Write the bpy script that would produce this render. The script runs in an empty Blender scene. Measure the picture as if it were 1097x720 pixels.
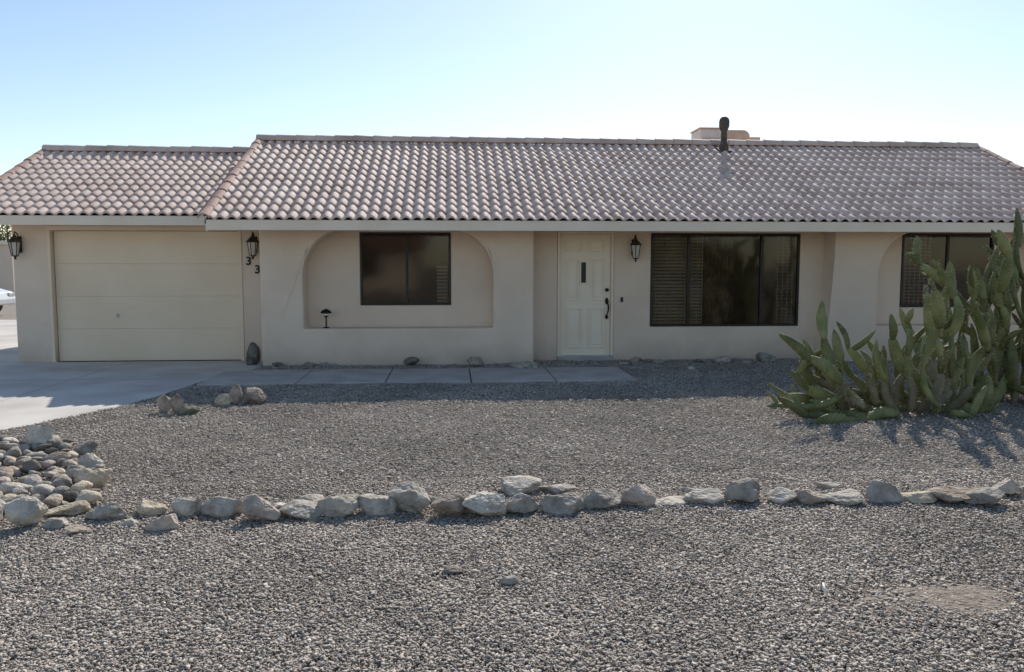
import bpy, bmesh, math, random
import numpy as np
from mathutils import Vector, Matrix, noise
random.seed(7); rng=np.random.default_rng(7)
S=bpy.context.scene; COL=S.collection
# ---------------------------------------------------------------- survey helpers
FL=880.; CX=548.5; CY=360.; EYE=1.6
PIT=math.atan(77/880); YAW=math.atan(64/880)
sp,cp,sy_,cy_=math.sin(PIT),math.cos(PIT),math.sin(YAW),math.cos(YAW)
def ray(px,py):
    x=(px-CX)/FL; u=(CY-py)/FL
    Y=cp+u*sp; Z=-sp+u*cp
    return Vector((x*cy_+Y*sy_, Y*cy_-x*sy_, Z))
def W(px,py,Y):
    r=ray(px,py); t=Y/r.y; return (r.x*t, EYE+r.z*t)
def G(px,py,z=0):
    r=ray(px,py); t=(z-EYE)/r.z; return (r.x*t, r.y*t)
def WX(px,Y,py=320): return W(px,py,Y)[0]
# ---------------------------------------------------------------- materials
def mat(name,c1,c2=None,scale=4,rough=.8,bump=0,bscale=60,bdist=.01,detail=6,metal=0,spec=.3,ramp=(.35,.65),attr=None,c3=None,objrand=0,coord='Object',extra=None):
    m=bpy.data.materials.new(name); m.use_nodes=True; nt=m.node_tree; N=nt.nodes; L=nt.links
    b=N['Principled BSDF']; b.inputs['Roughness'].default_value=rough; b.inputs['Metallic'].default_value=metal
    b.inputs['Specular IOR Level'].default_value=spec
    tc=N.new('ShaderNodeTexCoord'); out=None
    vec=tc.outputs[coord]
    if objrand:
        oi=N.new('ShaderNodeObjectInfo'); ad=N.new('ShaderNodeVectorMath'); ad.operation='ADD'
        mu=N.new('ShaderNodeMath'); mu.operation='MULTIPLY'; mu.inputs[1].default_value=37; L.new(oi.outputs['Random'],mu.inputs[0])
        L.new(vec,ad.inputs[0]); L.new(mu.outputs[0],ad.inputs[1]); vec=ad.outputs[0]
    if c2 is None: b.inputs['Base Color'].default_value=tuple(c1)+(1,)
    else:
        n=N.new('ShaderNodeTexNoise'); n.inputs['Scale'].default_value=scale; n.inputs['Detail'].default_value=detail; L.new(vec,n.inputs['Vector'])
        r=N.new('ShaderNodeValToRGB'); e=r.color_ramp.elements
        e[0].position=ramp[0]; e[0].color=tuple(c1)+(1,); e[1].position=ramp[1]; e[1].color=tuple(c2)+(1,)
        if c3: k=e.new((ramp[0]+ramp[1])/2); k.color=tuple(c3)+(1,)
        L.new(n.outputs['Fac'],r.inputs['Fac']); out=r.outputs['Color']
        if attr:
            a=N.new('ShaderNodeAttribute'); a.attribute_name=attr
            r2=N.new('ShaderNodeValToRGB'); e=r2.color_ramp.elements
            e[0].position=0; e[0].color=(.84,.80,.78,1); e[1].position=1; e[1].color=(1.12,1.11,1.10,1)
            L.new(a.outputs['Fac'],r2.inputs['Fac'])
            mx=N.new('ShaderNodeMix'); mx.data_type='RGBA'; mx.blend_type='MULTIPLY'; mx.inputs['Factor'].default_value=1
            L.new(out,mx.inputs['A']); L.new(r2.outputs['Color'],mx.inputs['B']); out=mx.outputs['Result']
        if objrand:
            hs=N.new('ShaderNodeHueSaturation'); mr=N.new('ShaderNodeMapRange'); mr.inputs['To Min'].default_value=1-objrand; mr.inputs['To Max'].default_value=1+objrand
            L.new(oi.outputs['Random'],mr.inputs['Value']); L.new(mr.outputs['Result'],hs.inputs['Value']); L.new(out,hs.inputs['Color']); out=hs.outputs['Color']
        if extra: out=extra(N,L,tc,out)
        L.new(out,b.inputs['Base Color'])
    if bump:
        n2=N.new('ShaderNodeTexNoise'); n2.inputs['Scale'].default_value=bscale; n2.inputs['Detail'].default_value=5; L.new(vec,n2.inputs['Vector'])
        bp=N.new('ShaderNodeBump'); bp.inputs['Strength'].default_value=bump; bp.inputs['Distance'].default_value=bdist
        L.new(n2.outputs['Fac'],bp.inputs['Height']); L.new(bp.outputs['Normal'],b.inputs['Normal'])
    return m
def splash(N,L,tc,out):      # dust splashed on the lowest stucco
    sx=N.new('ShaderNodeSeparateXYZ'); L.new(tc.outputs['Object'],sx.inputs[0])
    n=N.new('ShaderNodeTexNoise'); n.inputs['Scale'].default_value=3; L.new(tc.outputs['Object'],n.inputs['Vector'])
    ad=N.new('ShaderNodeMath'); ad.operation='MULTIPLY_ADD'; ad.inputs[1].default_value=-.45; L.new(n.outputs['Fac'],ad.inputs[0]); L.new(sx.outputs['Z'],ad.inputs[2])
    mr=N.new('ShaderNodeMapRange'); mr.inputs['From Min'].default_value=-.25; mr.inputs['From Max'].default_value=.15
    mr.inputs['To Min'].default_value=.55; mr.inputs['To Max'].default_value=0; L.new(ad.outputs[0],mr.inputs['Value'])
    mx=N.new('ShaderNodeMix'); mx.data_type='RGBA'; L.new(mr.outputs['Result'],mx.inputs['Factor']); L.new(out,mx.inputs['A']); mx.inputs['B'].default_value=(.46,.375,.30,1)
    return mx.outputs['Result']
M={}
M['stucco']=mat('stucco',(.73,.59,.465),(.82,.68,.55),1.3,.9,.6,45,.014,ramp=(.3,.7),extra=splash,spec=.12)
M['cream']=mat('cream_paint',(.80,.68,.54),(.85,.735,.60),2,.6,.1,90,.003,spec=.3)
M['garage']=mat('garage_paint',(.79,.645,.47),(.84,.695,.525),1.5,.6,.12,70,.003)
M['doorp']=mat('door_paint',(.86,.74,.58),(.89,.785,.63),3,.45,.05,80,.002)
M['bronze']=mat('dark_bronze',(.018,.014,.012),(.03,.024,.02),8,.45,spec=.4)
M['black']=mat('black_iron',(.012,.011,.011),(.03,.027,.025),20,.5,.3,60,.002,metal=.4)
M['iron']=mat('weathered_iron',(.025,.018,.014),(.07,.05,.038),24,.6,.3,60,.002)
M['slat']=mat('blind_slat',(.84,.79,.70),(.88,.83,.76),6,.7)
M['curtain']=mat('curtain_cloth',(.12,.08,.05),(.30,.21,.14),5,.9)
M['tile']=mat('roof_tile',(.58,.44,.37),(.72,.585,.51),2.0,.72,.35,70,.005,attr='tint',spec=.4,c3=(.65,.51,.44))
M['rake']=mat('rake_tile',(.36,.23,.185),(.48,.335,.28),4,.75,.3,60,.006,attr='tint',spec=.3)
M['felt']=mat('roof_felt',(.06,.05,.045),(.09,.08,.07),6,.9)
M['concrete']=mat('driveway_concrete',(.47,.435,.395),(.61,.575,.53),1.2,.85,.3,120,.004,detail=10)
M['walk']=mat('walkway_concrete',(.38,.35,.315),(.50,.465,.425),2.4,.85,.35,110,.004,detail=10)
M['soil']=mat('gravel_soil',(.19,.165,.14),(.45,.40,.345),85,.95,1.0,65,.03,detail=8)
M['dirt']=mat('bare_dirt',(.22,.18,.14),(.40,.335,.275),34,.95,1.0,60,.03,detail=10)
M['metal']=mat('galvanised',(.42,.42,.42),(.55,.55,.54),9,.45,metal=.6)
M['dull']=mat('weathered_pipe',(.07,.055,.045),(.16,.125,.105),12,.85,.5)
M['cooler']=mat('cooler_paint',(.50,.37,.27),(.60,.46,.35),6,.6,.1)
M['coolerw']=mat('cooler_side',(.56,.53,.50),(.66,.62,.58),6,.6,.1)
M['rubber']=mat('tyre_rubber',(.02,.02,.02),(.03,.03,.03),10,.8)
M['white']=mat('car_paint',(.62,.64,.66),(.7,.7,.72),2,.25,spec=.6)
M['neigh']=mat('neighbour_stucco',(.66,.55,.45),(.74,.62,.52),1,.9,.3)
M['redroof']=mat('neighbour_roof',(.20,.09,.065),(.28,.15,.11),5,.9,.3)
M['bark']=mat('tree_bark',(.10,.075,.055),(.2,.16,.12),9,.9,.5,30,.02)
M['leaf']=mat('tree_leaf',(.085,.085,.035),(.18,.16,.075),3,.7,objrand=.15)
rk={'grey':((.24,.215,.18),(.50,.46,.40)),'pale':((.36,.32,.265),(.66,.605,.52)),'pink':((.33,.26,.21),(.58,.49,.415)),
    'brown':((.23,.185,.145),(.46,.385,.315)),'dark':((.11,.10,.085),(.27,.24,.205)),'yellow':((.38,.325,.235),(.62,.535,.41)),'green':((.13,.14,.10),(.26,.27,.21))}
for k,(a,b) in rk.items(): M[k]=mat('rock_'+k,a,b,11,.9,1.0,38,.022,detail=10,objrand=.16,ramp=(.33,.66),spec=.12)
M['cactus']=mat('cactus_skin',(.105,.118,.042),(.23,.235,.105),5,.6,.4,40,.01,objrand=.3,spec=.28)
M['cork']=mat('cactus_old',(.15,.13,.08),(.25,.225,.145),8,.8,.5,40,.01)
M['spine']=mat('spine',(.62,.55,.39),(.72,.65,.49),8,.6)
def gravel_mat():
    m=bpy.data.materials.new('gravel'); m.use_nodes=True; nt=m.node_tree; N=nt.nodes; L=nt.links; b=N['Principled BSDF']
    b.inputs['Roughness'].default_value=.9; b.inputs['Specular IOR Level'].default_value=.18
    a=N.new('ShaderNodeAttribute'); a.attribute_name='tint'; r=N.new('ShaderNodeValToRGB'); e=r.color_ramp.elements
    cs=[(0,(.245,.21,.18)),(.2,(.335,.29,.25)),(.45,(.41,.36,.31)),(.7,(.465,.415,.36)),(.88,(.52,.47,.415)),(1,(.68,.63,.57))]
    e[0].position=0; e[0].color=cs[0][1]+(1,); e[1].position=1; e[1].color=cs[-1][1]+(1,)
    for p,c in cs[1:-1]: k=e.new(p); k.color=c+(1,)
    L.new(a.outputs['Fac'],r.inputs['Fac'])
    n=N.new('ShaderNodeTexNoise'); n.inputs['Scale'].default_value=.8; n.inputs['Detail'].default_value=5
    tc=N.new('ShaderNodeTexCoord'); L.new(tc.outputs['Object'],n.inputs['Vector'])
    mr=N.new('ShaderNodeMapRange'); mr.inputs['From Min'].default_value=.3; mr.inputs['From Max'].default_value=.7; mr.inputs['To Min'].default_value=.80; mr.inputs['To Max'].default_value=1.18; L.new(n.outputs['Fac'],mr.inputs['Value'])  # broad tone noise over the stones, its range widened to paint in patchy light
    hs=N.new('ShaderNodeHueSaturation'); L.new(mr.outputs['Result'],hs.inputs['Value']); L.new(r.outputs['Color'],hs.inputs['Color'])
    L.new(hs.outputs['Color'],b.inputs['Base Color']); return m
M['gravel']=gravel_mat()
def glass_mat(name='tinted_glass',dark=(.012,.011,.010,1),tw=.80,ior=1.44,rough=.07,wav=.05):
    m=bpy.data.materials.new(name); m.use_nodes=True; nt=m.node_tree; N=nt.nodes; L=nt.links
    N.remove(N['Principled BSDF']); o=N['Material Output']
    d=N.new('ShaderNodeBsdfDiffuse'); d.inputs['Color'].default_value=dark
    t=N.new('ShaderNodeBsdfTransparent'); t.inputs['Color'].default_value=(.88,.84,.78,1)
    g=N.new('ShaderNodeBsdfGlossy'); g.inputs['Roughness'].default_value=rough
    m1=N.new('ShaderNodeMixShader'); m1.inputs[0].default_value=tw; L.new(d.outputs[0],m1.inputs[1]); L.new(t.outputs[0],m1.inputs[2])
    f=N.new('ShaderNodeFresnel'); f.inputs['IOR'].default_value=ior
    m2=N.new('ShaderNodeMixShader'); L.new(f.outputs[0],m2.inputs[0]); L.new(m1.outputs[0],m2.inputs[1]); L.new(g.outputs[0],m2.inputs[2])
    L.new(m2.outputs[0],o.inputs['Surface'])
    tc=N.new('ShaderNodeTexCoord'); n=N.new('ShaderNodeTexNoise'); n.inputs['Scale'].default_value=3; L.new(tc.outputs['Object'],n.inputs['Vector'])
    bp=N.new('ShaderNodeBump'); bp.inputs['Strength'].default_value=wav; bp.inputs['Distance'].default_value=.02; L.new(n.outputs['Fac'],bp.inputs['Height']); L.new(bp.outputs['Normal'],g.inputs['Normal'])
    return m
M['glass']=glass_mat(); M['lamp']=glass_mat('lamp_glass',(.85,.82,.75,1),.35,1.5,.2)
# ---------------------------------------------------------------- mesh helpers
def wloc(p):
    v=Vector((0,0,0))
    while p is not None: v+=p.location; p=p.parent
    return v
def link(name,me,m=None,parent=None,smooth=False):
    o=bpy.data.objects.new(name,me); COL.objects.link(o)
    if m is not None: me.materials.append(m)
    if parent is not None:
        me.transform(Matrix.Translation(-wloc(parent))); o.parent=parent
    if smooth: me.polygons.foreach_set('use_smooth',[True]*len(me.polygons))
    return o
def center(o):
    me=o.data; n=len(me.vertices); a=np.empty(n*3); me.vertices.foreach_get('co',a); a=a.reshape(-1,3)
    c=Vector(((a[:,0].min()+a[:,0].max())/2,(a[:,1].min()+a[:,1].max())/2,a[:,2].min()))
    me.transform(Matrix.Translation(-c)); o.location=c; return o
def tag(o,label,cat,group=None,kind=None):
    o['label']=label; o['category']=cat
    if group: o['group']=group
    if kind: o['kind']=kind
    return o
def thing(name,loc,label,cat,group=None):
    o=bpy.data.objects.new(name,None); COL.objects.link(o); o.location=loc; o.empty_display_size=.2
    return tag(o,label,cat,group)
def dup(root,loc,label,rz=0):
    r=root.copy(); COL.objects.link(r); r.location=loc; r.rotation_euler=(0,0,rz); r['label']=label
    for ch in list(root.children):
        c=ch.copy(); COL.objects.link(c); c.parent=r
        for g in ch.children:
            d=g.copy(); COL.objects.link(d); d.parent=c
    return r
class MB:
    def __init__(s): s.v=[]; s.f=[]
    def box(s,x0,x1,y0,y1,z0,z1):
        b=len(s.v); s.v+=[(x0,y0,z0),(x1,y0,z0),(x1,y1,z0),(x0,y1,z0),(x0,y0,z1),(x1,y0,z1),(x1,y1,z1),(x0,y1,z1)]
        s.f+=[tuple(b+i for i in q) for q in ((0,3,2,1),(4,5,6,7),(0,1,5,4),(1,2,6,5),(2,3,7,6),(3,0,4,7))]; return s
    def prism(s,pts,a0,a1,axis='x'):
        n=len(pts); b=len(s.v)
        for a in (a0,a1):
            for p in pts:
                s.v.append((a,p[0],p[1]) if axis=='x' else ((p[0],a,p[1]) if axis=='y' else (p[0],p[1],a)))
        s.f.append(tuple(b+i for i in range(n))[::-1]); s.f.append(tuple(b+n+i for i in range(n)))
        for i in range(n): j=(i+1)%n; s.f.append((b+i,b+j,b+n+j,b+n+i))
        return s
    def lathe(s,c,prof,n=12,rot=0):
        b=len(s.v)
        for r,z in prof:
            for i in range(n):
                a=2*math.pi*i/n+rot; s.v.append((c[0]+r*math.cos(a),c[1]+r*math.sin(a),c[2]+z))
        for k in range(len(prof)-1):
            for i in range(n):
                j=(i+1)%n; s.f.append((b+k*n+i,b+k*n+j,b+(k+1)*n+j,b+(k+1)*n+i))
        s.f.append(tuple(b+i for i in range(n))[::-1]); s.f.append(tuple(b+(len(prof)-1)*n+i for i in range(n)))
        return s
    def tube(s,pts,r,n=8):
        pts=[Vector(p) for p in pts]; b=len(s.v); R=r if isinstance(r,(list,tuple)) else [r]*len(pts)
        for k,p in enumerate(pts):
            d=(pts[min(k+1,len(pts)-1)]-pts[max(k-1,0)]).normalized()
            u=d.cross(Vector((0.13,0.2,1)) if abs(d.z)<.9 else Vector((1,0.1,0))).normalized(); w=d.cross(u)
            for i in range(n):
                a=2*math.pi*i/n; s.v.append(tuple(p+(u*math.cos(a)+w*math.sin(a))*R[k]))
        for k in range(len(pts)-1):
            for i in range(n):
                j=(i+1)%n; s.f.append((b+k*n+i,b+k*n+j,b+(k+1)*n+j,b+(k+1)*n+i))
        s.f.append(tuple(b+i for i in range(n))[::-1]); s.f.append(tuple(b+(len(pts)-1)*n+i for i in range(n)))
        return s
    def build(s,name,m,parent=None,smooth=False,bevel=0,seg=2):
        me=bpy.data.meshes.new(name); me.from_pydata(s.v,[],s.f); me.update()
        bm=bmesh.new(); bm.from_mesh(me); bmesh.ops.recalc_face_normals(bm,faces=bm.faces); bm.to_mesh(me); bm.free()
        o=link(name,me,m,parent,smooth)
        if bevel:
            md=o.modifiers.new('bevel','BEVEL'); md.width=bevel; md.segments=seg; md.limit_method='ANGLE'; md.angle_limit=math.radians(40)
        return o
def holed(name,outer,holes,y0,y1,m,parent,bevel=.015):
    cu=bpy.data.curves.new(name,'CURVE'); cu.dimensions='2D'; cu.fill_mode='BOTH'; cu.extrude=(y1-y0)/2
    for pts in [outer]+holes:
        s=cu.splines.new('POLY'); s.points.add(len(pts)-1); s.use_cyclic_u=True
        for i,p in enumerate(pts): s.points[i].co=(p[0],p[1],0,1)
    t=bpy.data.objects.new('tmp',cu); COL.objects.link(t); bpy.context.view_layer.update()
    me=bpy.data.meshes.new_from_object(t.evaluated_get(bpy.context.evaluated_depsgraph_get())); bpy.data.objects.remove(t); bpy.data.curves.remove(cu)
    me.transform(Matrix.Translation((0,(y0+y1)/2,0))@Matrix.Rotation(math.radians(90),4,'X'))
    bm=bmesh.new(); bm.from_mesh(me); bmesh.ops.remove_doubles(bm,verts=bm.verts,dist=.0005); bmesh.ops.recalc_face_normals(bm,faces=bm.faces); bm.to_mesh(me); bm.free()
    me.name=name; me.materials.clear()
    o=link(name,me,m,parent)
    if bevel:
        md=o.modifiers.new('bevel','BEVEL'); md.width=bevel; md.segments=3; md.limit_method='ANGLE'; md.angle_limit=math.radians(50)
    return o
def rect(x0,x1,z0,z1): return [(x0,z0),(x1,z0),(x1,z1),(x0,z1)]
# ================================================================ HOUSE
YA=13.05; YB=13.45; YG=13.8
house=thing('house',(3.4,YA,0),'low tan stucco ranch house with clay tile roof, attached garage and arched niches','house')
XL=WX(12.5,YG,248); X0=WX(279,YA); XR=10.1
X1=WX(572,YA)
def niche(xa,xb,zb,zt):
    w=xb-xa; rx=w*.22; rz=.72; pts=[(xa,zb),(xb,zb)]
    for i in range(0,25):
        a=math.pi/2*i/24; pts.append((xb-rx+rx*math.cos(a),zt-rz+rz*math.sin(a)))
    for i in range(0,25):
        a=math.pi/2+math.pi/2*i/24; pts.append((xa+rx+rx*math.cos(a),zt-rz+rz*math.sin(a)))
    return pts
zn=W(427,352,YA)[1]
n1a,n1b=WX(325,YA),WX(528.5,YA)
holed('front_wall',rect(X0,X1,-.1,2.21),[niche(n1a,n1b,zn,2.135)],YA,YB-.003,M['stucco'],house,.03)
n2a=WX(940,YA); n2b=n2a+(n1b-n1a); px0=WX(893,YA)
holed('front_wall',rect(px0,XR,-.1,2.21),[niche(n2a,n2b,zn,2.135)],YA,YB-.003,M['stucco'],house,.012)
MB().prism([(px0-.15,-.1),(px0+.011,-.1),(px0+.011,1.7),(px0-.002,1.7),(px0-.05,.9)],YA+.002,YB-.004,'y').build('buttress',M['stucco'],house)
wins=[(386,483,249,327),(697,856,250,349.5),(965,1063,250,329)]
wr=[]
for a,b,c,d in wins:
    xa,_=W(a,300,YB); xb,_=W(b,300,YB); zt=W((a+b)/2,c,YB)[1]; zb=W((a+b)/2,d,YB)[1]; wr.append((xa,xb,zb,min(zt,2.12)))
dx0,dx1=WX(597,YB),WX(657,YB); dzt=2.135; dzb=.07
holed('main_wall',rect(X0,XR,-.1,2.55),[rect(*w) for w in wr]+[rect(dx0,dx1,dzb-.02,dzt)],YB,YB+.2,M['stucco'],house,.012)
gx0,gx1=WX(57,YG),WX(257,YG); gzt=W(150,247,YG)[1]
holed('garage_wall',[(XL,-.1),(gx0,-.1),(gx0,gzt),(gx1,gzt),(gx1,-.1),(-2.99,-.1),(-2.99,2.5),(XL,2.5)],[],YG,YG+.2,M['stucco'],house,.015)
MB().prism([(YG+.2,-.1),(18.6,-.1),(18.6,2.45),(16.1,3.58),(YG+.2,2.6)],XL,XL+.2).build('side_wall',M['stucco'],house)
MB().prism([(YB+.2,-.1),(19,-.1),(19,2.4),(16,3.78),(YB+.2,2.65)],XR-.2,XR).build('side_wall',M['stucco'],house)
MB().prism([(YB+.2,-.1),(18.9,-.1),(18.9,2.4),(16,3.78),(YB+.2,2.65)],-2.98,-2.8).build('gable_wall',M['stucco'],house)
MB().box(XL+.2,-2.98,18.4,18.6,-.1,2.45).box(-2.8,XR-.2,18.8,19,-.1,2.4).build('rear_wall',M['stucco'],house)
def fill(me,V,F):
    k=F.shape[1]; me.vertices.add(len(V)); me.vertices.foreach_set('co',V.astype(np.float32).ravel())
    me.loops.add(F.size); me.loops.foreach_set('vertex_index',F.astype(np.int32).ravel())
    me.polygons.add(len(F)); me.polygons.foreach_set('loop_start',np.arange(0,F.size,k,dtype=np.int32))
    me.update(calc_edges=True); me.validate()
def roof_tiles(name,x0,x1,ye,ze,yr,zr,rows,parent,per=.168):
    L=math.hypot(yr-ye,zr-ze); dy,dz=(yr-ye)/L,(zr-ze)/L; ny,nz=-dz,dy
    if nz<0: ny,nz=-ny,-nz
    e=L/rows; nc=int(round((x1-x0)/per)); per=(x1-x0)/nc; K=9
    us=np.linspace(0,1,K+1)[:-1]
    prof=np.where(us<.72,.043*np.sin(np.pi*us/.72)**.85,-.008*np.sin(np.pi*(us-.72)/.28))
    ncol=nc*K+1; X=x0+np.arange(ncol)*per/K; P=np.append(np.tile(prof,nc),prof[0])
    V=[];F=[];T=[]
    tint=np.clip(rng.normal(.5,.2,(rows,nc)),0,1); base=0
    for r in range(rows):
        jit=np.repeat(rng.normal(0,.004,nc),K); jit=np.append(jit,jit[-1]); lj=np.append(np.repeat(rng.normal(0,.0015,nc),K),0)
        for (s,off) in ((r*e-.02,None),(r*e-.02,.025),(r*e-.006,.031),((r+1)*e-.01,.002)):
            ss=s+ (jit if s<(r+.5)*e else 0*jit)
            oo=(P*.9+.006 if off is None else P+off+lj)
            V.append(np.stack([X,ye+dy*ss+ny*oo,ze+dz*ss+nz*oo],1))
        for k in range(3):
            a=base+k*ncol; i=np.arange(ncol-1)
            F.append(np.stack([a+i,a+i+1,a+ncol+i+1,a+ncol+i],1)); T.append(np.repeat(tint[r],K))
        base+=4*ncol
    V=np.concatenate(V);F=np.concatenate(F);T=np.concatenate(T)
    me=bpy.data.meshes.new(name); fill(me,V,F); at=me.attributes.new('tint','FLOAT','FACE'); at.data.foreach_set('value',T.astype(np.float32))
    return link(name,me,M['tile'],parent)
def caps(name,p0,p1,r,parent,m,seg=.36,upv=(0,0,1)):
    p0=Vector(p0);p1=Vector(p1); L=(p1-p0).length; d=(p1-p0)/L; up=Vector(upv); up=(up-d*up.dot(d)).normalized(); sd=d.cross(up)
    n=int(L/seg); sg=L/n; v=[];f=[];t=[]
    for k in range(n):
        tn=min(1,max(0,random.gauss(.5,.25))); b=len(v)
        for q,(s,rr) in enumerate(((k*sg-.03,r*.8),(k*sg-.03,r*1.1),((k+1)*sg,r*.93))):
            c=p0+d*s+up*random.uniform(-.004,.006)
            for i in range(11):
                a=math.pi*(-.08+1.16*i/10); v.append(tuple(c+sd*math.cos(a)*rr+up*math.sin(a)*rr*.75))
        for q in range(2):
            for i in range(10): f.append((b+q*11+i,b+q*11+i+1,b+q*11+12+i,b+q*11+11+i)); t.append(tn)
    me=bpy.data.meshes.new(name); me.from_pydata(v,[],f); me.update(); at=me.attributes.new('tint','FLOAT','FACE'); at.data.foreach_set('value',t)
    return link(name,me,m,parent)
RX0,RX1=-3.58,10.47; ye,ze,yr,zr,yb=12.32,2.25,16.0,3.90,19.68
GX0=-7.5; gye,gze,gyr,gzr,gyb=13.1,2.345,16.1,3.68,19.1
def deck(x0,x1,ye,ze,yr,zr,yb,parent,name='roof'):
    t=.05; return MB().prism([(ye,ze-.015),(yr,zr-.015),(yb,ze-.015),(yb,ze-.015-t),(yr,zr-.015-t),(ye,ze-.015-t)],x0,x1).build(name,M['felt'],parent)
roof=deck(RX0,RX1,ye,ze,yr,zr,yb,house)
groof=deck(GX0,-3.25,gye,gze,gyr,gzr,gyb,house,'garage_roof')
roof_tiles('roof_tiles',RX0,RX1,ye,ze,yr,zr,14,roof); roof_tiles('roof_tiles',RX0,RX1,yb,ze,yr,zr,14,roof)
roof_tiles('roof_tiles',GX0,-3.15,gye,gze,gyr,gzr,12,groof); roof_tiles('roof_tiles',GX0,-3.15,gyb,gze,gyr,gzr,12,groof)
caps('ridge_cap',(RX0-.02,yr,zr+.035),(RX1,yr,zr+.035),.12,roof,M['tile']); caps('ridge_cap',(GX0,gyr,gzr+.035),(-3.3,gyr,gzr+.035),.12,groof,M['tile'])
for x in (RX0,RX1): caps('rake_tile',(x,ye-.03,ze+.03),(x,yr,zr+.03),.08,roof,M['rake']); caps('rake_tile',(x,yb,ze+.03),(x,yr,zr+.03),.08,roof,M['rake'])
caps('rake_tile',(GX0,gye-.03,gze+.03),(GX0,gyr,gzr+.03),.08,groof,M['rake'])
MB().box(RX0+.02,RX1-.02,ye-.01,ye+.03,2.095,ze-.005).build('fascia',M['cream'],roof,bevel=.004)
MB().box(RX0+.02,RX1-.02,yb-.03,yb+.01,2.095,ze-.005).build('fascia',M['cream'],roof)
MB().box(RX0+.06,RX1-.05,ye+.031,YB-.001,2.17,2.185).build('soffit',M['cream'],roof)
MB().box(GX0+.02,-3.2,gye-.01,gye+.03,2.195,gze-.005).build('fascia',M['cream'],groof,bevel=.004)
MB().box(GX0+.05,-3.0,gye+.031,YG-.001,2.262,2.275).build('soffit',M['cream'],groof)
for x,a,b,c,d,par in ((RX0,ye,ze,yr,zr,roof),(RX1-.035,ye,ze,yr,zr,roof),(GX0,gye,gze,gyr,gzr,groof)):
    MB().prism([(a+.035,b-.17),(a+.035,b-.07),(c,d-.07),(2*c-a,b-.07),(2*c-a,b-.17),(c,d-.2)],x,x+.035).build('barge_board',M['cream'],par)
def window(w,mull,blinds,sill=False):
    xa,xb,zb,zt=w; y0=YB-.012; fr=.035
    m=MB(); e=.002
    m.box(xa+e,xa+fr,y0,y0+.07,zb+e,zt-e).box(xb-fr,xb-e,y0,y0+.07,zb+e,zt-e)
    m.box(xa+fr,xb-fr,y0,y0+.07,zb+e,zb+fr).box(xa+fr,xb-fr,y0,y0+.07,zt-fr,zt-e)
    for q in mull: m.box(q-.02,q+.02,y0+.006,y0+.066,zb+fr,zt-fr)
    o=m.build('window',M['bronze'],house,bevel=.003)
    xs=[xa+fr]+sum([[q-.02,q+.02] for q in mull],[])+[xb-fr]
    for i in range(0,len(xs),2):
        MB().box(xs[i],xs[i+1],y0+.03+.012*((i//2)%2),y0+.034+.012*((i//2)%2),zb+fr,zt-fr).build('pane',M['glass'],o)
    for (a,b,c,d,tilt) in blinds:
        s=MB(); z=d
        while z>c:
            h=.012*tilt; s.v+=[(a,y0+.075,z-h),(b,y0+.075,z-h),(b,y0+.10,z+h),(a,y0+.10,z+h)]; n=len(s.v); s.f.append((n-4,n-3,n-2,n-1)); z-=.056
        for q in np.arange(a+.05,b,.085): s.box(q-.007,q+.007,y0+.066,y0+.07,c,d)
        s.build('blind',M['slat'],o)
    return o
w=wr[0]; mid=(w[0]+w[1])/2
window(w,[mid+.02],[(mid+.50,w[1]-.05,w[2]+.05,w[2]+.62,1.3)])
w=wr[1]; wa=WX(737,YB); wb=WX(815,YB)
o=window(w,[wa,wb],[(w[0]+.05,wa-.02,w[2]+.05,w[3]-.03,1.35),(wa+.03,wa+.26,w[2]+.05,w[3]-.03,1.35),(wb+.25,w[1]-.05,w[2]+.05,w[3]-.03,.5)])
def curtain(o,x0,x1,z0,z1,y):
    n=60; v=[];f=[]
    for i in range(n+1):
        x=x0+(x1-x0)*i/n; yy=y+.03*math.sin(i*.9)+.01*math.sin(i*2.3); v+=[(x,yy,z0),(x,yy,z1)]
    for i in range(n): f.append((2*i,2*i+2,2*i+3,2*i+1))
    me=bpy.data.meshes.new('curtain'); me.from_pydata(v,[],f); link('curtain',me,M['curtain'],o,True)
curtain(o,wa+.28,wa+.85,w[2],w[3],YB+.25)
w=wr[2]; mid=(w[0]+w[1])/2
window(w,[mid],[(w[0]+.05,mid-.25,w[2]+.05,w[3]-.03,.7)])
# front door
door=MB().box(dx0+.045,dx1-.045,YB+.05,YB+.095,dzb,dzt-.045)
DW=dx1-dx0-.09; DX=dx0+.045; DZ0=dzb; DH=dzt-.045-dzb
door=door.build('door',M['doorp'],house,bevel=.003)
pan=MB(); yb_=YB+.05
def molding(x0,x1,z0,z1):
    for (a,b,c,d) in ((x0,x1,z0,z0+.022),(x0,x1,z1-.022,z1),(x0,x0+.022,z0+.022,z1-.022),(x1-.022,x1,z0+.022,z1-.022)):
        pan.box(a,b,yb_-.018,yb_+.001,c,d)
    pan.box(x0+.05,x1-.05,yb_-.014,yb_+.001,z0+.05,z1-.05)
for a,b in ((.11,.44),(.56,.89)):
    for c,d in ((.86,.955),(.46,.80),(.07,.40)):
        if c==.46: molding(DX+DW*(a if a<.5 else .62),DX+DW*(.38 if a<.5 else b),DZ0+DH*c,DZ0+DH*d)
        else: molding(DX+DW*a,DX+DW*b,DZ0+DH*c,DZ0+DH*d)
pan.build('door_panel',M['doorp'],door,bevel=.004)
lx,lz0=W(625.5,303,YB); _,lz1=W(625.5,281,YB)
f=MB()
for (a,b,c,d) in ((lx-.065,lx+.065,lz0-.03,lz0),(lx-.065,lx+.065,lz1,lz1+.03),(lx-.065,lx-.04,lz0,lz1),(lx+.04,lx+.065,lz0,lz1)): f.box(a,b,yb_-.016,yb_+.001,c,d)
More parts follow.
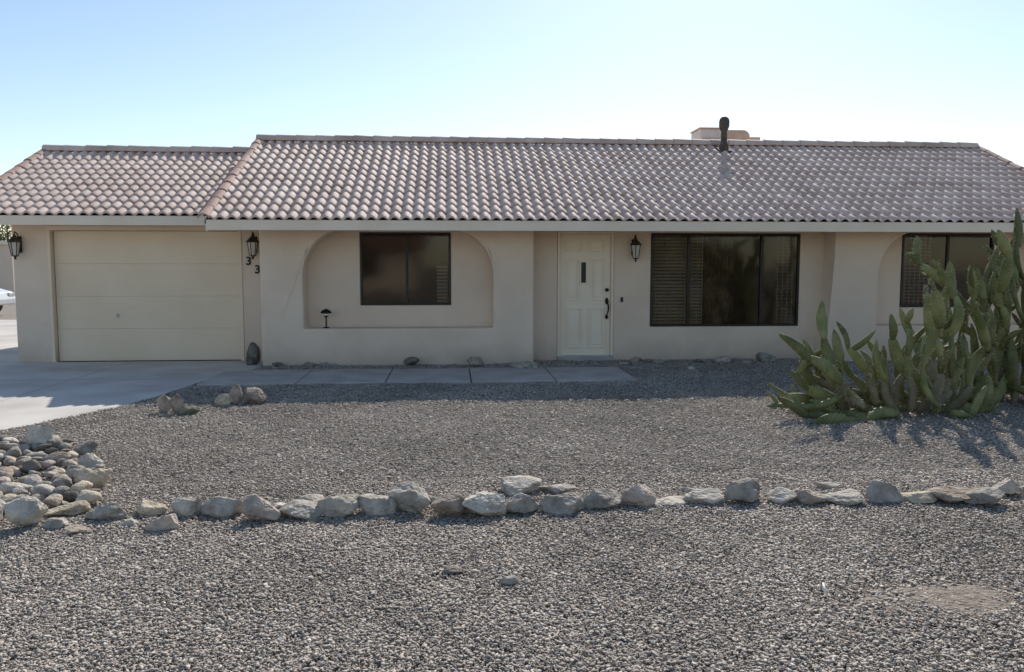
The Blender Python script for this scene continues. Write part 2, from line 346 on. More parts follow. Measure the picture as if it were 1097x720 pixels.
f=f.build('door_window',M['doorp'],door,bevel=.003); MB().box(lx-.04,lx+.04,yb_-.006,yb_-.001,lz0,lz1).build('pane',M['bronze'],door)
hx,_=W(650.5,325,YB); hz=W(650,321,YB)[1]
h=MB(); h.tube([(hx,yb_-.006,hz+.03),(hx,yb_-.006,hz-.03),(hx,yb_-.006,hz-.08)],[.012,.034,.014],12); h.tube([(hx,yb_-.006,hz-.25),(hx,yb_-.006,hz-.29),(hx,yb_-.006,hz-.33)],[.012,.03,.008],12)
h.tube([(hx,yb_-.01,hz-.04),(hx+.012,yb_-.05,hz-.07),(hx+.02,yb_-.06,hz-.13),(hx+.014,yb_-.055,hz-.20),(hx-.004,yb_-.03,hz-.26),(hx-.008,yb_-.01,hz-.29)],[.011,.012,.014,.013,.011,.009])
h.build('door_handle',M['black'],door,True)
MB().tube([(hx,yb_-.03,hz+.16),(hx,yb_,hz+.16)],.03,14).build('deadbolt',M['black'],door)
MB().box(dx0+.002,dx0+.043,YB-.02,YB+.12,dzb,dzt-.002).box(dx1-.043,dx1-.002,YB-.02,YB+.12,dzb,dzt-.002).box(dx0+.043,dx1-.043,YB-.02,YB+.12,dzt-.043,dzt-.002).build('door_frame',M['cream'],house,bevel=.004)
MB().box(dx0+.005,dx1-.005,YB-.04,YB+.19,-.05,dzb-.004).build('door_step',M['walk'],house,bevel=.006)
MB().box(dx0+.01,dx1-.01,YB-.03,YB+.1,dzb-.003,dzb+.022).build('threshold',M['metal'],house,bevel=.004)
bx_,bz_=W(666,321,YB); MB().box(bx_-.02,bx_+.02,YB-.018,YB-.001,bz_-.04,bz_+.04).build('doorbell',M['bronze'],house,bevel=.004)
# garage door
gd=MB(); n=4; H=gzt-.02; yg=YG+.09
for k in range(n):
    z0=.015+H*k/n; z1=.015+H*(k+1)/n-.0012
    gd.box(gx0+.01,gx1-.01,yg,yg+.04,z0,z1)
gdo=gd.build('garage_door',M['garage'],house,bevel=.0028)
ri=MB()
for k in range(n):
    z0=.015+H*k/n
    for q in (.34,.67): ri.box(gx0+.02,gx1-.02,yg-.004,yg+.001,z0+H/n*q-.006,z0+H/n*q+.006)
ri.build('door_ribs',M['garage'],gdo)
hx2,hz2=W(126,338,yg)
MB().tube([(hx2,yg-.02,hz2),(hx2,yg,hz2)],.022,12).box(hx2-.012,hx2+.012,yg-.03,yg-.021,hz2-.035,hz2+.035).build('handle',M['metal'],gdo,bevel=.003)
MB().box(gx0-.05,gx0-.002,YG-.018,YG-.001,0,gzt).box(gx1+.002,gx1+.05,YG-.018,YG-.001,0,gzt).box(gx0-.05,gx1+.05,YG-.018,YG-.001,gzt+.001,gzt+.07).build('garage_door_trim',M['garage'],house,bevel=.003)
for px,py in ((266.5,280),(276,289)):
    x,z=W(px,py,YG); cu=bpy.data.curves.new('n','FONT'); cu.body='3'; cu.size=.19; cu.extrude=.008; cu.offset=.003; cu.align_x='CENTER'; cu.align_y='CENTER'
    t=bpy.data.objects.new('t',cu); COL.objects.link(t); bpy.context.view_layer.update()
    me=bpy.data.meshes.new_from_object(t.evaluated_get(bpy.context.evaluated_depsgraph_get())); bpy.data.objects.remove(t)
    me.transform(Matrix.Translation((x,YG-.015,z))@Matrix.Rotation(math.radians(90),4,'X')); me.materials.clear(); me.name='house_number'
    link('house_number',me,M['black'],house)
# ---------------------------------------------------------------- wall lanterns
def lantern(loc,label):
    t=thing('wall_lantern',loc,label,'lantern','dark lanterns on the house wall'); x,y,z=loc
    b=MB(); b.box(x-.04,x+.04,y-.018,y-.001,z-.10,z+.16)
    b.tube([(x,y-.01,z+.10),(x,y-.06,z+.20),(x,y-.13,z+.23),(x,y-.155,z+.19),(x,y-.15,z+.15)],.010)
    b.tube([(x,y-.01,z-.04),(x,y-.05,z-.06),(x,y-.07,z-.02),(x,y-.04,z+.03)],.008)
    b.build('bracket',M['iron'],t,bevel=.003)
    c=(x,y-.15,z)
    MB().lathe(c,[(.012,.19),(.02,.17),(.03,.15),(.075,.105),(.105,.075),(.108,.062),(.085,.06)][::-1],6,.3).build('cap',M['iron'],t)
    fr=MB().lathe(c,[(.012,-.21),(.02,-.19),(.012,-.17),(.045,-.16),(.052,-.145)],6,.3)
    for i in range(6):
        a=.3+i*math.pi/3; fr.tube([(c[0]+.05*math.cos(a),c[1]+.05*math.sin(a),z-.15),(c[0]+.085*math.cos(a),c[1]+.085*math.sin(a),z+.062)],.006,6)
    fr.build('cage',M['iron'],t)
    MB().lathe(c,[(.044,-.145),(.078,.06)],6,.3).build('shade',M['lamp'],t)
    MB().lathe(c,[(.012,-.14),(.016,-.05),(.014,-.03),(.004,.0)],8).build('bulb',M['slat'],t)
    return t
x,z=W(21,264,YG); l0=lantern((x,YG,z),'dark wall lantern left of the garage door, at the house corner')
x,z=W(273,264,YG); dup(l0,(x,YG,z),'dark wall lantern above the house numbers beside the garage')
x,z=W(679,267,YB); dup(l0,(x,YB,z),'dark wall lantern between the front door and the big window')
x=WX(349,YA+.2); zt=zn
pl=thing('path_light',(x,YA+.2,zt),'small black mushroom path light standing on the left niche ledge','garden light')
MB().lathe((x,YA+.2,zt),[(.05,0),(.05,.012),(.012,.02),(.012,.17),(.03,.18),(.035,.2)],12).build('stake',M['black'],pl,True)
MB().lathe((x,YA+.2,zt),[(.04,.2),(.045,.25)],12).build('lens',M['slat'],pl)
MB().lathe((x,YA+.2,zt),[(.085,.235),(.088,.25),(.06,.285),(.02,.30),(.006,.31)],14).build('cap',M['black'],pl,True)
# ---------------------------------------------------------------- roof gear
yc0=17.0
xa=W(750,140,yc0)[0]; xb=W(774,140,yc0)[0]; xc=W(799,140,yc0)[0]; xd=W(814,148,yc0)[0]; ztop=W(760,138,yc0)[1]
cool=thing('evaporative_cooler',((xa+xc)/2,yc0+.4,3.4),'boxy evaporative cooler standing behind the roof ridge','cooler')
MB().box(xa,xb-.02,yc0,yc0+.65,3.45,ztop).build('cabinet',M['coolerw'],cool,bevel=.02)
lv=MB()
for k in range(9): lv.box(xa+.05,xb-.07,yc0-.012,yc0-.001,3.55+k*.08,3.58+k*.08)
lv.build('louvre',M['cooler'],cool)
MB().box(xa-.02,xb,yc0-.02,yc0+.67,ztop,ztop+.03).build('lid',M['cooler'],cool,bevel=.01)
arc=[(xb-.015,3.4),(xc+.1,3.4),(xc+.1,ztop-.14)]+[(xc-.05+.15*math.cos(a),ztop-.14+.13*math.sin(a)) for a in [math.pi/2*i/8 for i in range(1,9)]]+[(xb-.015,ztop-.01)]
MB().prism(arc,yc0+.02,yc0+.6,'y').build('duct',M['cooler'],cool,bevel=.015)
MB().box(xc+.11,xd+.05,yc0+.1,yc0+.5,3.4,ztop-.14).build('duct_flange',M['cooler'],cool,bevel=.01)
yf=15.65; xf,zf=W(775.5,150,yf); zro=3.90-.4484*(16-yf); ztp=W(776,125.5,yf)[1]
fl=thing('roof_vent_pipe',(xf,yf,zro),'dark capped vent pipe rising through the tiles near the ridge','vent pipe')
MB().lathe((xf,yf,zro),[(.10,-.03),(.085,.12),(.06,.17),(.056,.32)],14).build('pipe',M['dull'],fl,True)
MB().prism([(yf-.16,zro-.02),(yf+.14,zro+.115),(yf+.14,zro+.13),(yf-.16,zro+.0)],xf-.13,xf+.13).build('flashing',M['dull'],fl)
hh=ztp-zro
MB().lathe((xf,yf,zro),[(.056,.22),(.06,.30),(.052,hh-.27),(.075,hh-.24),(.098,hh-.18),(.10,hh-.08),(.085,hh-.03),(.05,hh)],12).build('cap',M['dull'],fl)
# ================================================================ GROUND
g=MB(); g.v=[(-300,-300,-.012),(300,-300,-.012),(300,500,-.012),(-300,500,-.012)]; g.f=[(0,1,2,3)]
go=g.build('ground',M['soil']); go['kind']='structure'; go['label']='flat gravelly desert ground'; go['category']='ground'
drv=[G(262,390),G(246,392),G(228,401),G(212,411),G(160,428),G(120,439),G(60,451),G(0,463),G(-90,474),G(-200,486)]
dr=[(-2.99,YG-.001),(-3.02,12.6)]+[(p[0],p[1]) for p in drv[3:]]+[(-12.5,7.0),(-22,9),(-22,24.5),(-7.9,24.5),(XL-.2,18),(XL-.01,YG-.001)]
MB().prism(dr,-.05,.012,'z').build('driveway',M['concrete'])['kind']='structure'
jm=mat('joint',(.24,.225,.205),(.33,.31,.285),20,.9)
j=MB(); j.box(-4.0-1.25,-4.0-1.24,8.7,YG-.02,.0121,.0135); j.box(XL-.3,-3.5,11.6,11.61,.0121,.0135)
jo=j.build('driveway_joint',jm); jo['kind']='structure'
wy0,wy1=G(450,411.5)[1],G(450,397)[1]
cuts=[G(x,411)[0] for x in (216,319,413,505,597,687)]
wk=MB()
for i in range(5): wk.box(cuts[i]+.008,cuts[i+1]-.008,wy0,wy1,-.05,.03+.003*(i%2))
wo=wk.build('walkway',M['walk'],bevel=.010); wo['kind']='structure'
# bare dirt patch, lower right
pcx,pcy=G(1010,642); v=[(pcx,pcy,.022)]; f=[]; NR,NA=14,64
for i in range(1,NR+1):
    for k in range(NA):
        a=2*math.pi*k/NA; q=i/NR; rr=1+.35*noise.noise(Vector((math.cos(a)*1.5,math.sin(a)*1.5,3)))+.15*noise.noise(Vector((math.cos(a)*6,math.sin(a)*6,5)))
        x=pcx+math.cos(a)*.66*q*rr; y=pcy+math.sin(a)*.26*q*rr; v.append((x,y,.021*(1-q**2)+.012*noise.noise(Vector((x*14,y*14,0)))-.004*q))
for k in range(NA): f.append((0,1+k,1+(k+1)%NA))
for i in range(NR-1):
    for k in range(NA): a=1+i*NA; j=(k+1)%NA; f.append((a+k,a+NA+k,a+NA+j,a+j))
me=bpy.data.meshes.new('dirt_patch'); me.from_pydata(v,[],f); do=link('dirt_patch',me,M['dirt'],None,True); do['kind']='structure'
# ---------------------------------------------------------------- gravel
def inpoly(x,y,poly):
    r=np.zeros(len(x),bool); n=len(poly)
    for i in range(n):
        x0,y0=poly[i]; x1,y1=poly[(i+1)%n]
        c=((y0>y)!=(y1>y))&(x<(x1-x0)*(y-y0)/((y1-y0) if y1!=y0 else 1e-9)+x0); r^=c
    return r
CUB=np.array([(sx,sy,sz) for sx in (-.62,.62) for sy in (-.62,.62) for sz in (-.62,.62)])
CUF=np.array([(0,1,3),(0,3,2),(4,6,7),(4,7,5),(0,4,5),(0,5,1),(2,3,7),(2,7,6),(0,2,6),(0,6,4),(1,5,7),(1,7,3)])
OCT=np.array([(1,0,0),(-1,0,0),(0,1,0),(0,-1,0),(0,0,1),(0,0,-1)],float); OCF=np.array([(0,2,4),(2,1,4),(1,3,4),(3,0,4),(2,0,5),(1,2,5),(3,1,5),(0,3,5)])
def hgt(x,y): return .014+.006*np.sin(x*1.7+y*.9)+.005*np.sin(x*3.9-y*3.1)+.003*np.sin(x*9+y*7.3)+.003*np.sin(x*13-y*11)
def stones(n,y0,y1,s0,s1,big,mg=1.3,pw=.9):
    y=y0+(y1-y0)*rng.random(n)**pw; u=rng.random(n); x=-(.56*y+mg)+(.56*y+mg+.70*y+mg)*u
    keep=~inpoly(x,y,dr)&~((x>cuts[0]-.02)&(x<cuts[-1])&(y>wy0)&(y<wy1))&~((y>YB-.04)&(x>dx0)&(x<dx1))
    keep&=~((y>YA)&((x<X1)|(x>px0)))&(y<YB)
    x=x[keep];y=y[keep]; n=len(x)
    dd=((x-pcx)/.66)**2+((y-pcy)/.26)**2; k2=rng.random(n)>np.clip(.4*(1.5-dd),0,.4); x=x[k2];y=y[k2]; n=len(x)
    B,Fc=(CUB,CUF) if big else (OCT,OCF); k=len(B)
    sz=s0+(s1-s0)*rng.random(n)**3
    P=B[None]*(1+rng.uniform(-.46,.42,(n,k,3)))*np.stack([sz*rng.uniform(.85,1.8,n),sz*rng.uniform(.55,1.05,n),sz*rng.uniform(.2,.45,n)],1)[:,None,:]
    a=rng.uniform(0,2*np.pi,n); tx=rng.normal(0,.32,n); c,s=np.cos(tx)[:,None],np.sin(tx)[:,None]
    Y=P[...,1]*c-P[...,2]*s; Z=P[...,1]*s+P[...,2]*c; X=P[...,0]
    c,s=np.cos(a)[:,None],np.sin(a)[:,None]; X,Y=X*c-Y*s,X*s+Y*c
    ty=rng.normal(0,.24,n); c,s=np.cos(ty)[:,None],np.sin(ty)[:,None]; X,Z=X*c-Z*s,X*s+Z*c
    z=hgt(x,y)+rng.uniform(-.010,.002,n)
    V=np.stack([X+x[:,None],Y+y[:,None],Z+z[:,None]],2).reshape(-1,3)
    Fa=(Fc[None]+(np.arange(n)*k)[:,None,None]).reshape(-1,3)
    T=np.repeat(np.clip(rng.beta(2.4,2.4,n)+ (rng.random(n)<.02)*.4,0,1),k)
    return V,Fa,T
parts=[stones(240000,2.55,6.0,.0045,.014,True,.35,.82),stones(175000,5.9,9.8,.008,.017,False,1.0),stones(105000,9.7,13.45,.012,.022,False,1.2)]
V=[];Fs=[];T=[];b=0
for v,f,t in parts: V.append(v);Fs.append(f+b);T.append(t);b+=len(v)
V=np.concatenate(V);Fs=np.concatenate(Fs);T=np.concatenate(T)
me=bpy.data.meshes.new('gravel'); fill(me,V,Fs); at=me.attributes.new('tint','FLOAT','POINT'); at.data.foreach_set('value',T.astype(np.float32))
tag(link('gravel',me,M['gravel']),'loose crushed grey and tan gravel covering the yard','gravel',kind='stuff')
# ================================================================ ROCKS
def rock_mesh(seed,hx,hy,hz,sub=3,facet=1.,npl=13,rgh=1.):
    r=random.Random(seed); bm=bmesh.new(); bmesh.ops.create_icosphere(bm,subdivisions=sub,radius=1)
    pl=[]
    for _ in range(npl):
        v=Vector((r.gauss(0,1),r.gauss(0,1),r.gauss(0,1))).normalized(); pl.append((v,r.uniform(.5,.9)))
    off=Vector((seed*3.1%50,seed*1.7%50,0))
    for v in bm.verts:
        d=v.co.normalized(); q=1.15
        for nrm,p in pl:
            t=d.dot(nrm)
            if t>.15: q=min(q,p/t)
        q=1*(1-facet)+q*facet; q+=rgh*(noise.noise(d*1.6+off)*.14+noise.noise(d*5+off)*.07+noise.noise(d*11+off)*.035)
        v.co=d*q
    mx=[max(abs(v.co[i]) for v in bm.verts) for i in range(3)]
    for v in bm.verts: v.co=Vector((v.co.x/mx[0]*hx,v.co.y/mx[1]*hy,v.co.z/mx[2]*hz))
    me=bpy.data.meshes.new('rock'); bm.to_mesh(me); bm.free(); return me
rs=[0]
def rock(px,py,w,h,m,label,cat='rock',group=None,name='rock',depth=None,facet=.95,sub=4,tilt=0):
    rs[0]+=1; x,y=G(px,py); ppm=FL/(y*cy_+x*sy_); hw=w/ppm/2; hh=h/ppm/2*1.06; hd=hw*(depth or random.uniform(.6,.85))
    me=rock_mesh(rs[0],hw,hd,hh,sub,facet,12,.8); o=link(name,me,M[m],None,False)
    o.location=(x,y+hd*.8,hh*.80-.005); o.rotation_euler=(0,tilt,random.uniform(-.3,.3)); tag(o,label,cat,group); return o
ORD=['first','second','third','fourth','fifth','sixth','seventh','eighth','ninth','tenth','eleventh','twelfth','thirteenth','fourteenth','fifteenth','sixteenth','seventeenth','eighteenth','nineteenth','twentieth','twenty-first','twenty-second','twenty-third','twenty-fourth','twenty-fifth','twenty-sixth','twenty-seventh','twenty-eighth','twenty-ninth','thirtieth','thirty-first','thirty-second','thirty-third','thirty-fourth','thirty-fifth','thirty-sixth','thirty-seventh','thirty-eighth','thirty-ninth','fortieth','forty-first','forty-second','forty-third','forty-fourth','forty-fifth','forty-sixth']
row=[(-25,566,50,34,'grey'),(23,570,46,38,'pale'),(57,570,36,16,'grey'),(64,556,48,15,'yellow'),(80,576,36,13,'brown'),(110,562,48,23,'grey'),(135,568,26,12,'pale'),(157,557,46,20,'yellow'),(172,573,44,22,'pink'),
(200,556,42,24,'pale'),(235,557,54,25,'pale'),(274,563,50,33,'pink'),(322,560,60,20,'grey'),(337,546,42,15,'pale'),(363,557,50,29,'pale'),(401,555,50,26,'grey'),(440,553,48,37,'grey'),(479,557,46,31,'brown'),
(517,557,54,32,'pale'),(557,553,48,24,'grey'),(557,533,54,19,'pale'),(605,552,54,27,'grey'),(600,532,46,12,'pale'),(648,549,50,25,'grey'),(685,547,46,28,'pink'),(720,545,48,12,'pale'),
(759,544,56,21,'pale'),(804,543,50,30,'grey'),(840,543,40,19,'pale'),(873,544,46,20,'pink'),(889,525,24,10,'pale'),(915,545,62,16,'pale'),(955,542,46,27,'grey'),(995,542,46,16,'yellow'),
(1030,542,64,19,'brown'),(1066,546,56,21,'grey'),(1086,533,36,20,'pale'),(1125,545,50,24,'grey'),(298,552,30,12,'pale'),(381,545,22,10,'brown'),(460,541,22,11,'grey'),(741,531,20,8,'grey'),(503,537,18,8,'brown')]
row=sorted(row); nm={'pale':'pale whitish','grey':'grey','pink':'pinkish','brown':'brown','yellow':'yellowish tan','dark':'dark'}
for i,(px,py,w,h,m) in enumerate(row):
    sz='small' if w<37 else ('low flat' if h<20 else 'big blocky')
    rock(px,py,w,h,m,f"{sz} {nm[m]} rock in the long stone border, {ORD[i]} from its left end",group='rocks in the border across the yard')
for px,py,w,h,m,lb in ((39,485,32,32,'pale','pale pointed upright rock at the back of the cobble bed'),(96,528,42,28,'yellow','large yellowish rock at the right edge of the cobble bed'),(97,507,36,22,'pale','pale flat rock behind the large yellowish one in the cobble bed'),(88,489,28,18,'grey','grey rock at the back right of the cobble bed'),
    (176,443,20,26,'pink','tilted pinkish rock leaning beside the driveway'),(188,444,18,27,'brown','upright brown rock leaning on the pinkish one beside the driveway'),(200,446,24,12,'green','low greenish rock in front of the pair beside the driveway'),
    (240,435,22,16,'yellow','low tan rock left in the group of three on the gravel'),(251,434,18,24,'brown','upright brown rock in the middle of the group of three'),(271,434,27,19,'brown','rounded brown rock right in the group of three')):
    rock(px,py,w,h,m,lb,sub=4,facet=.95)
base=[(269,392,18,31,'dark'),(296,394,14,6,'dark'),(331,394,16,7,'brown'),(348,394,14,6,'grey'),(440,393,20,11,'dark'),(510,394,20,13,'brown'),(565,397,36,13,'grey'),(668,392,12,5,'grey'),(684,390,18,9,'brown'),(706,390,14,6,'grey'),(742,397,10,5,'pale'),(748,389,12,5,'dark'),(778,389,20,8,'pink'),(800,391,12,5,'brown'),(822,389,22,12,'grey')]
for i,(px,py,w,h,m) in enumerate(base):
    rock(px,py,w,h,m,"tall dark rock against the wall corner beside the garage" if i==0 else f"{'small' if w<15 else 'low'} {nm[m]} rock at the foot of the front wall, {ORD[i]} from the left",group=None if i==0 else 'rocks along the foot of the wall',sub=3)
pts=[];tries=0
while len(pts)<150 and tries<20000:
    tries+=1; px=random.uniform(-70,100); py=random.uniform(474,556)
    if py>548 and px>40: continue
    if px>70+ (py-474)*.5: continue
    x,y=G(px,py); r=random.uniform(.042,.092)
    if all((x-a)**2+(y-b)**2>((r+c)*.76)**2 for a,b,c in pts): pts.append((x,y,r))
for x,y,r in pts:
    rs[0]+=1; me=rock_mesh(rs[0],r*random.uniform(.95,1.3),r*random.uniform(.75,1),r*random.uniform(.5,.75),3,.7,8,.65)
    o=link('cobble',me,M[random.choice(['grey','grey','pale','dark','brown','grey','yellow','pink'])],None,True); o.location=(x,y,r*.42+random.uniform(.0,.035)); o.rotation_euler=(random.uniform(-.3,.3),random.uniform(-.3,.3),random.uniform(0,3))
    tag(o,'rounded cobble lying among the others in the cobble bed at left','cobble','cobbles in the bed at the left')
for px,py,w,h,m,lb in ((487,617,28,10,'brown','loose flat brown stone on the foreground gravel, left of centre'),(547,629,26,12,'grey','loose grey stone on the foreground gravel near the centre'),(300,690,16,8,'pale','small pale stone at the lower left of the foreground gravel')):
    rock(px,py,w,h,m,lb,sub=3)
x,y=G(883,642); c=MB().tube([(x-.004,y-.03,.03),(x,y,.05),(x+.006,y+.03,.068)],[.006,.007,.005],6).build('stick',M['slat'],None,True); tag(center(c),'short white stick lying on the foreground gravel','stick')
# ================================================================ CACTI
def pad_mesh(p0,p1,wid,th,seed,woody=False,tip=False):
    r=random.Random(seed); p0=Vector(p0);p1=Vector(p1); ax=p1-p0; L=ax.length; d=ax/L
    th0=r.uniform(-1.4,1.4); n=Vector((math.sin(th0),-math.cos(th0),0)); n=(n-d*n.dot(d)).normalized(); s=d.cross(n)
    bend=r.uniform(-.11,.11)*L; R,K=11,12; v=[];f=[];mi=[]
    for i in range(R+1):
        t=i/R; tt=math.sin(math.pi*min(1,max(0,(.06+t*.94)))**(.86 if tip else .95))**(.62 if tip else .45) if t<1 else 0
        wv=wid/2*tt; tv=th/2*tt**.8
        if i==0: wv=max(wv,wid*.25); tv=th*.42
        c=p0+ax*t*1.03+n*bend*math.sin(math.pi*t)+s*bend*.8*math.sin(math.pi*t)
        for k in range(K):
            a=2*math.pi*k/K; ca,sa=math.cos(a),math.sin(a)
            lum=1+.2*noise.noise(Vector((seed*.7,t*4,math.cos(a)*1.5)))
            v.append(c+(s*ca*wv+n*sa*tv)*lum)
    for i in range(R):
        for k in range(K): j=(k+1)%K; f.append((i*K+k,i*K+j,(i+1)*K+j,(i+1)*K+k)); mi.append(0)
    f.append(tuple(range(K))[::-1]); mi.append(0); f.append(tuple(R*K+k for k in range(K))); mi.append(0)
    for _ in range(34):
        i=r.randrange(2,R); k=r.randrange(K); p=v[i*K+k]; c=p0+ax*(i/R); o=(p-c).normalized()
        for q in range(3):
            dr_=(o+Vector((r.uniform(-.7,.7),r.uniform(-.7,.7),r.uniform(-.7,.7)))).normalized(); sd=dr_.cross(Vector((r.random(),r.random(),r.random()))).normalized()*.0014; b=len(v)
            v+= [p-sd,p+sd,p+dr_*r.uniform(.012,.028)]; f.append((b,b+1,b+2)); mi.append(1)
    me=bpy.data.meshes.new('pad'); me.from_pydata([tuple(q) for q in v],[],f); me.update()
    me.materials.append(M['cork' if woody else 'cactus']); me.materials.append(M['spine']); me.polygons.foreach_set('material_index',mi); me.polygons.foreach_set('use_smooth',[True]*len(f)); return me
def cactus(root,sets,seed):
    r=random.Random(seed); n=0; rest=bmesh.new(); rn=0
    def put(me):
        nonlocal n,rn
        n+=1
        if n<=98: link('pad',me,None,root)
        else: rest.from_mesh(me); bpy.data.meshes.remove(me); rn+=1
    for chains,Y0,copies in sets:
      for c in range(copies):
        for ch in chains:
            y=Y0+r.uniform(-.35,.35)*(1+.4*c); jx=r.uniform(-24,16)*min(c,1); jy=r.uniform(0,40)*min(c,1); slope=r.uniform(-.12,.12); pts=[]
            chn=ch if c==0 or r.random()<.35 or len(ch)<4 else ch[:-1]
            for i,(px,py) in enumerate(chn):
                yy=y+slope*i; k=0 if i==0 else 1
                x,z=W(px+jx*k+r.uniform(-8,8)*k,py+jy*k,yy); p=Vector((x,yy,max(z,.02)))
                if pts and (p-pts[-1]).length>.44 and r.random()<.45:
                    pts.append(pts[-1].lerp(p,r.uniform(.42,.58))+Vector((r.uniform(-.06,.06),r.uniform(-.06,.06),r.uniform(-.02,.02))))
                pts.append(p)
            for i in range(len(pts)-1):
                a,b=pts[i],pts[i+1]; d=(b-a); last=i==len(pts)-2
                put(pad_mesh(a-d*.08,b+d*.06,max(.08,min(.14,d.length*r.uniform(.25,.36))),r.uniform(.05,.075)+(.02 if i==0 else 0),seed*1000+n,woody=(n<98 and i==0 and pts[0].z<.3),tip=last))
                if i>=1 and r.random()<.42:
                    q=a.lerp(b,r.uniform(.3,.95)); e=q+Vector((r.uniform(-.24,.2),r.uniform(-.2,.2),r.uniform(.10,.28)))
                    put(pad_mesh(q,e,r.uniform(.055,.095),.045,seed*1000+n,tip=True))
    if rn:
        me=bpy.data.meshes.new('pads'); rest.to_mesh(me); me.materials.append(M['cactus']); me.materials.append(M['spine']); o=link('small_pads',me,None,root); o['kind']='stuff'
    rest.free()
A=[[(940,441),(905,430),(872,416),(842,398)],[(925,436),(893,408),(866,384),(833,360)],[(905,428),(893,396),(886,360),(881,324)],[(938,432),(922,398),(907,372),(893,346)],
[(950,436),(944,400),(940,372)],[(960,438),(965,400),(958,362),(955,338)],[(975,438),(985,396),(976,362),(972,332)],[(985,438),(1003,400),(1000,356),(996,316)],
[(1000,440),(1020,402),(1020,358),(1028,318),(1026,282)],[(1010,440),(1043,412),(1052,372),(1054,332)],[(960,443),(922,438),(884,434),(858,420)],[(1010,447),(1040,444),(1062,424)],[(1000,356),(1014,330),(1012,305)],
[(1020,446),(1032,410),(1036,376)],[(900,424),(872,402),(850,388)],[(1020,442),(1058,432),(1075,400)],[(985,440),(950,418),(925,404)],[(1000,430),(990,380),(1010,350)],[(950,440),(910,418),(880,392),(862,366)],[(930,440),(895,436),(866,430),(846,424)]]
x,y=G(985,441); cA=thing('prickly_pear_cactus',(x,y,0),'sprawling yellow-green prickly pear cactus in front of the right end of the house','cactus')
cactus(cA,[(A,y,3)],3)
B=[[(1070,438),(1068,396),(1072,352),(1070,310),(1078,274),(1070,248)],[(1085,438),(1090,392),(1092,344),(1090,300),(1094,262),(1091,226)],[(1060,438),(1050,398),(1050,356),(1050,318),(1042,288)],
[(1100,438),(1116,396),(1118,350),(1110,300),(1122,262),(1116,230)],[(1105,440),(1136,410),(1150,366),(1148,318),(1156,280)],[(1075,420),(1066,376),(1066,336),(1068,298),(1072,262)],[(1050,360),(1038,332),(1018,308),(996,294)],[(1003,300),(985,284),(964,272)],[(1012,306),(998,280)],
[(1110,438),(1100,380),(1104,330),(1098,290)],[(1120,440),(1170,410),(1185,360)]]
x,y=G(1085,434); cB=thing('prickly_pear_cactus',(x,y,0),'tall upright prickly pear cactus at the right edge of the photo','cactus')
cactus(cB,[(B,y+.15,1),([B[0],B[1],B[2],B[3],B[5],B[9]],y+.35,3)],5)
# ================================================================ BEYOND, LEFT
nh=thing('neighbour_house',(-24,40,0),'flat-roofed beige house in the distance beyond the driveway','house')
holed('wall',rect(-32,-19.4,-.1,2.45),[rect(-22.6,-21.2,.9,2.0),rect(-27,-25.6,.9,2.0)],38,38.25,M['neigh'],nh)
MB().box(-32,-31.8,38.25,46,-.1,2.45).box(-19.6,-19.4,38.25,46,-.1,2.45).build('side_wall',M['neigh'],nh)
MB().box(-32.2,-19.2,37.8,46.2,2.452,2.62).build('roof',M['cream'],nh,bevel=.02)
for a in (-22.6,-27):
    f=MB().box(a+.01,a+.06,38.02,38.1,.91,1.99).box(a+1.34,a+1.39,38.02,38.1,.91,1.99).box(a+.06,a+1.34,38.02,38.1,.91,.96).box(a+.06,a+1.34,38.02,38.1,1.94,1.99).build('window',M['bronze'],nh); MB().box(a+.06,a+1.34,38.05,38.06,.96,1.94).build('pane',M['bronze'],f)
cxr=-13.95; cyc=26.6; car=thing('parked_car',(cxr-2.2,cyc,0),'white car parked beyond the driveway at the far left edge','car')
def cx(p): return (cxr+p[0],p[1])
body=[(-.02,.32),(0,.5),(-.08,.72),(-.5,.84),(-1.15,.93),(-3.7,1.0),(-4.3,.95),(-4.4,.6),(-4.36,.32)]
MB().prism([cx(p) for p in body],cyc-.85,cyc+.85,'y').build('body',M['white'],car,bevel=.05,seg=3)
top=[(-1.15,.92),(-1.95,1.38),(-3.2,1.42),(-3.95,1.0)]
MB().prism([cx(p) for p in top],cyc-.7,cyc+.7,'y').build('window',M['glass'],car,bevel=.04)
MB().prism([cx(p) for p in [(-1.9,1.37),(-2.0,1.43),(-3.15,1.47),(-3.3,1.4)]],cyc-.72,cyc+.72,'y').build('roof',M['white'],car,bevel=.03)
for q in (-.75,-3.5):
    for s in (-1,1):
        yy=cyc+s*.80; wv=MB().tube([(cxr+q,yy-.1,.32),(cxr+q,yy+.1,.32)],.32,24).build('wheel',M['rubber'],car,bevel=.03); MB().tube([(cxr+q,yy-.11,.32),(cxr+q,yy+.11,.32)],.2,12).build('rim',M['metal'],wv)
for s in (-1,1): MB().box(cxr-.12,cxr-.015,cyc+s*.62-.16,cyc+s*.62+.16,.58,.7).build('headlight',M['metal'],car,bevel=.02)
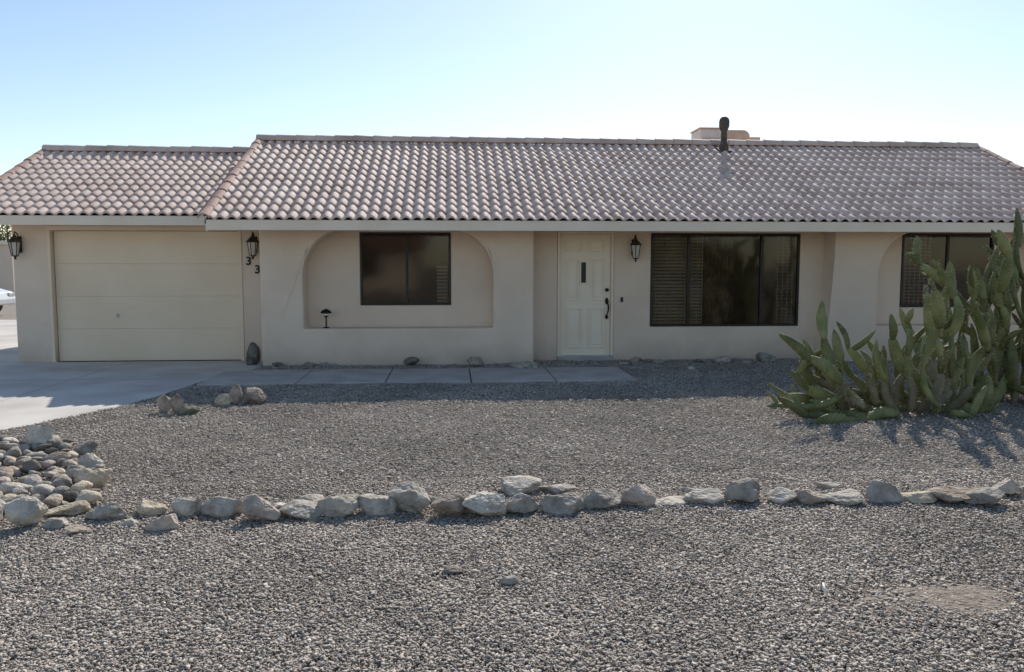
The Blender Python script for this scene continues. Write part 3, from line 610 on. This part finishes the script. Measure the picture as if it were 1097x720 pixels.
# ---------------------------------------------------------------- across the street (seen in the window glass)
oh=thing('opposite_house',(-5,-24,0),'pale house with a reddish roof across the street, mirrored in the left window','house')
MB().box(-14,-2.2,-30,-22,-.1,2.5).build('wall',M['neigh'],oh)
MB().prism([(-21.4,2.5),(-26,4.2),(-30.6,2.5)],-14.6,-1.6).build('roof',M['redroof'],oh)
for a in (-12,-6.0): MB().box(a,a+1.8,-21.99,-21.95,.9,2.1).build('window',M['bronze'],oh)
def tree(x,y,h,r,label,seed):
    t=thing('tree',(x,y,0),label,'tree'); q=random.Random(seed)
    tr=MB(); tr.tube([(x,y,-.1),(x+.1,y,h*.25),(x-.05,y+.1,h*.5)],[.16,.12,.07],8)
    for k in range(6):
        a=k*1.05; tr.tube([(x,y,h*.22),(x+math.cos(a)*r*.4,y+math.sin(a)*r*.4,h*.5),(x+math.cos(a)*r*.75,y+math.sin(a)*r*.75,h*.75)],[.08,.05,.02],6)
    tr.build('trunk',M['bark'],t)
    n=9000; cl=[(q.gauss(0,r*.45),q.gauss(0,r*.45),h*(.25+.65*q.random())) for _ in range(46)]
    ci=np.array(cl)[rng.integers(0,len(cl),n)]; c=ci+rng.normal(0,r*.13,(n,3))+np.array([x,y,0]); c[:,2]=np.clip(c[:,2],.1,None)
    V=(c[:,None,:]+rng.normal(0,.055,(n,3,3))).reshape(-1,3); me=bpy.data.meshes.new('crown'); fill(me,V,np.arange(n*3).reshape(-1,3)); link('crown',me,M['leaf'],t)
tree(10.2,-15,3.6,1.9,'leafy low tree across the street, mirrored in the left half of the big window',1)
tree(13.6,-17,3.0,1.7,'smaller leafy tree across the street, mirrored in the right half of the big window',2)
tree(-6.2,-17,4.0,1.6,'leafy tree across the street in front of the pale reddish-roofed house',3)
tree(22.5,-18,4.2,2.8,'broad leafy tree across the street, mirrored in the far right window',4)
tree(-25.6,49.5,5.2,3.2,'dark leafy tree behind the distant beige house at the far left',5)
tree(-30.5,50,5.6,3.4,'taller leafy tree behind the left end of the distant beige house',6)
# ================================================================ LIGHT, WORLD, CAMERA
sd=Vector((.31,1,.81)).normalized(); el=math.asin(sd.z); az=math.atan2(sd.x,sd.y)
w=bpy.data.worlds.new('World'); S.world=w; w.use_nodes=True; nt=w.node_tree
sky=nt.nodes.new('ShaderNodeTexSky'); sky.sky_type='NISHITA'; sky.sun_disc=False; sky.sun_elevation=el; sky.sun_rotation=az; sky.air_density=1.0; sky.dust_density=.35; sky.ozone_density=1.4
tn=nt.nodes.new('ShaderNodeMix'); tn.data_type='RGBA'; tn.blend_type='MULTIPLY'; tn.inputs['Factor'].default_value=1; tn.inputs['B'].default_value=(1.03,1.01,.98,1)
nt.links.new(sky.outputs[0],tn.inputs['A']); nt.links.new(tn.outputs['Result'],nt.nodes['Background'].inputs[0]); nt.nodes['Background'].inputs[1].default_value=.145
sl=bpy.data.lights.new('sun','SUN'); sl.energy=5.0; sl.angle=math.radians(.5); sl.color=(1,.93,.83); so=bpy.data.objects.new('sun',sl); COL.objects.link(so)
so.rotation_euler=(-sd).to_track_quat('-Z','Y').to_euler(); so.location=(5,20,15)
cam=bpy.data.cameras.new('camera'); co=bpy.data.objects.new('camera',cam); COL.objects.link(co); co.location=(0,0,EYE); co.rotation_euler=(math.pi/2-PIT,0,-YAW)
cam.sensor_width=36; cam.lens=36*FL/1097; cam.clip_end=1500; cam.clip_start=.05; S.camera=co
S.view_settings.view_transform='Standard'; S.view_settings.look='None'; S.view_settings.exposure=0
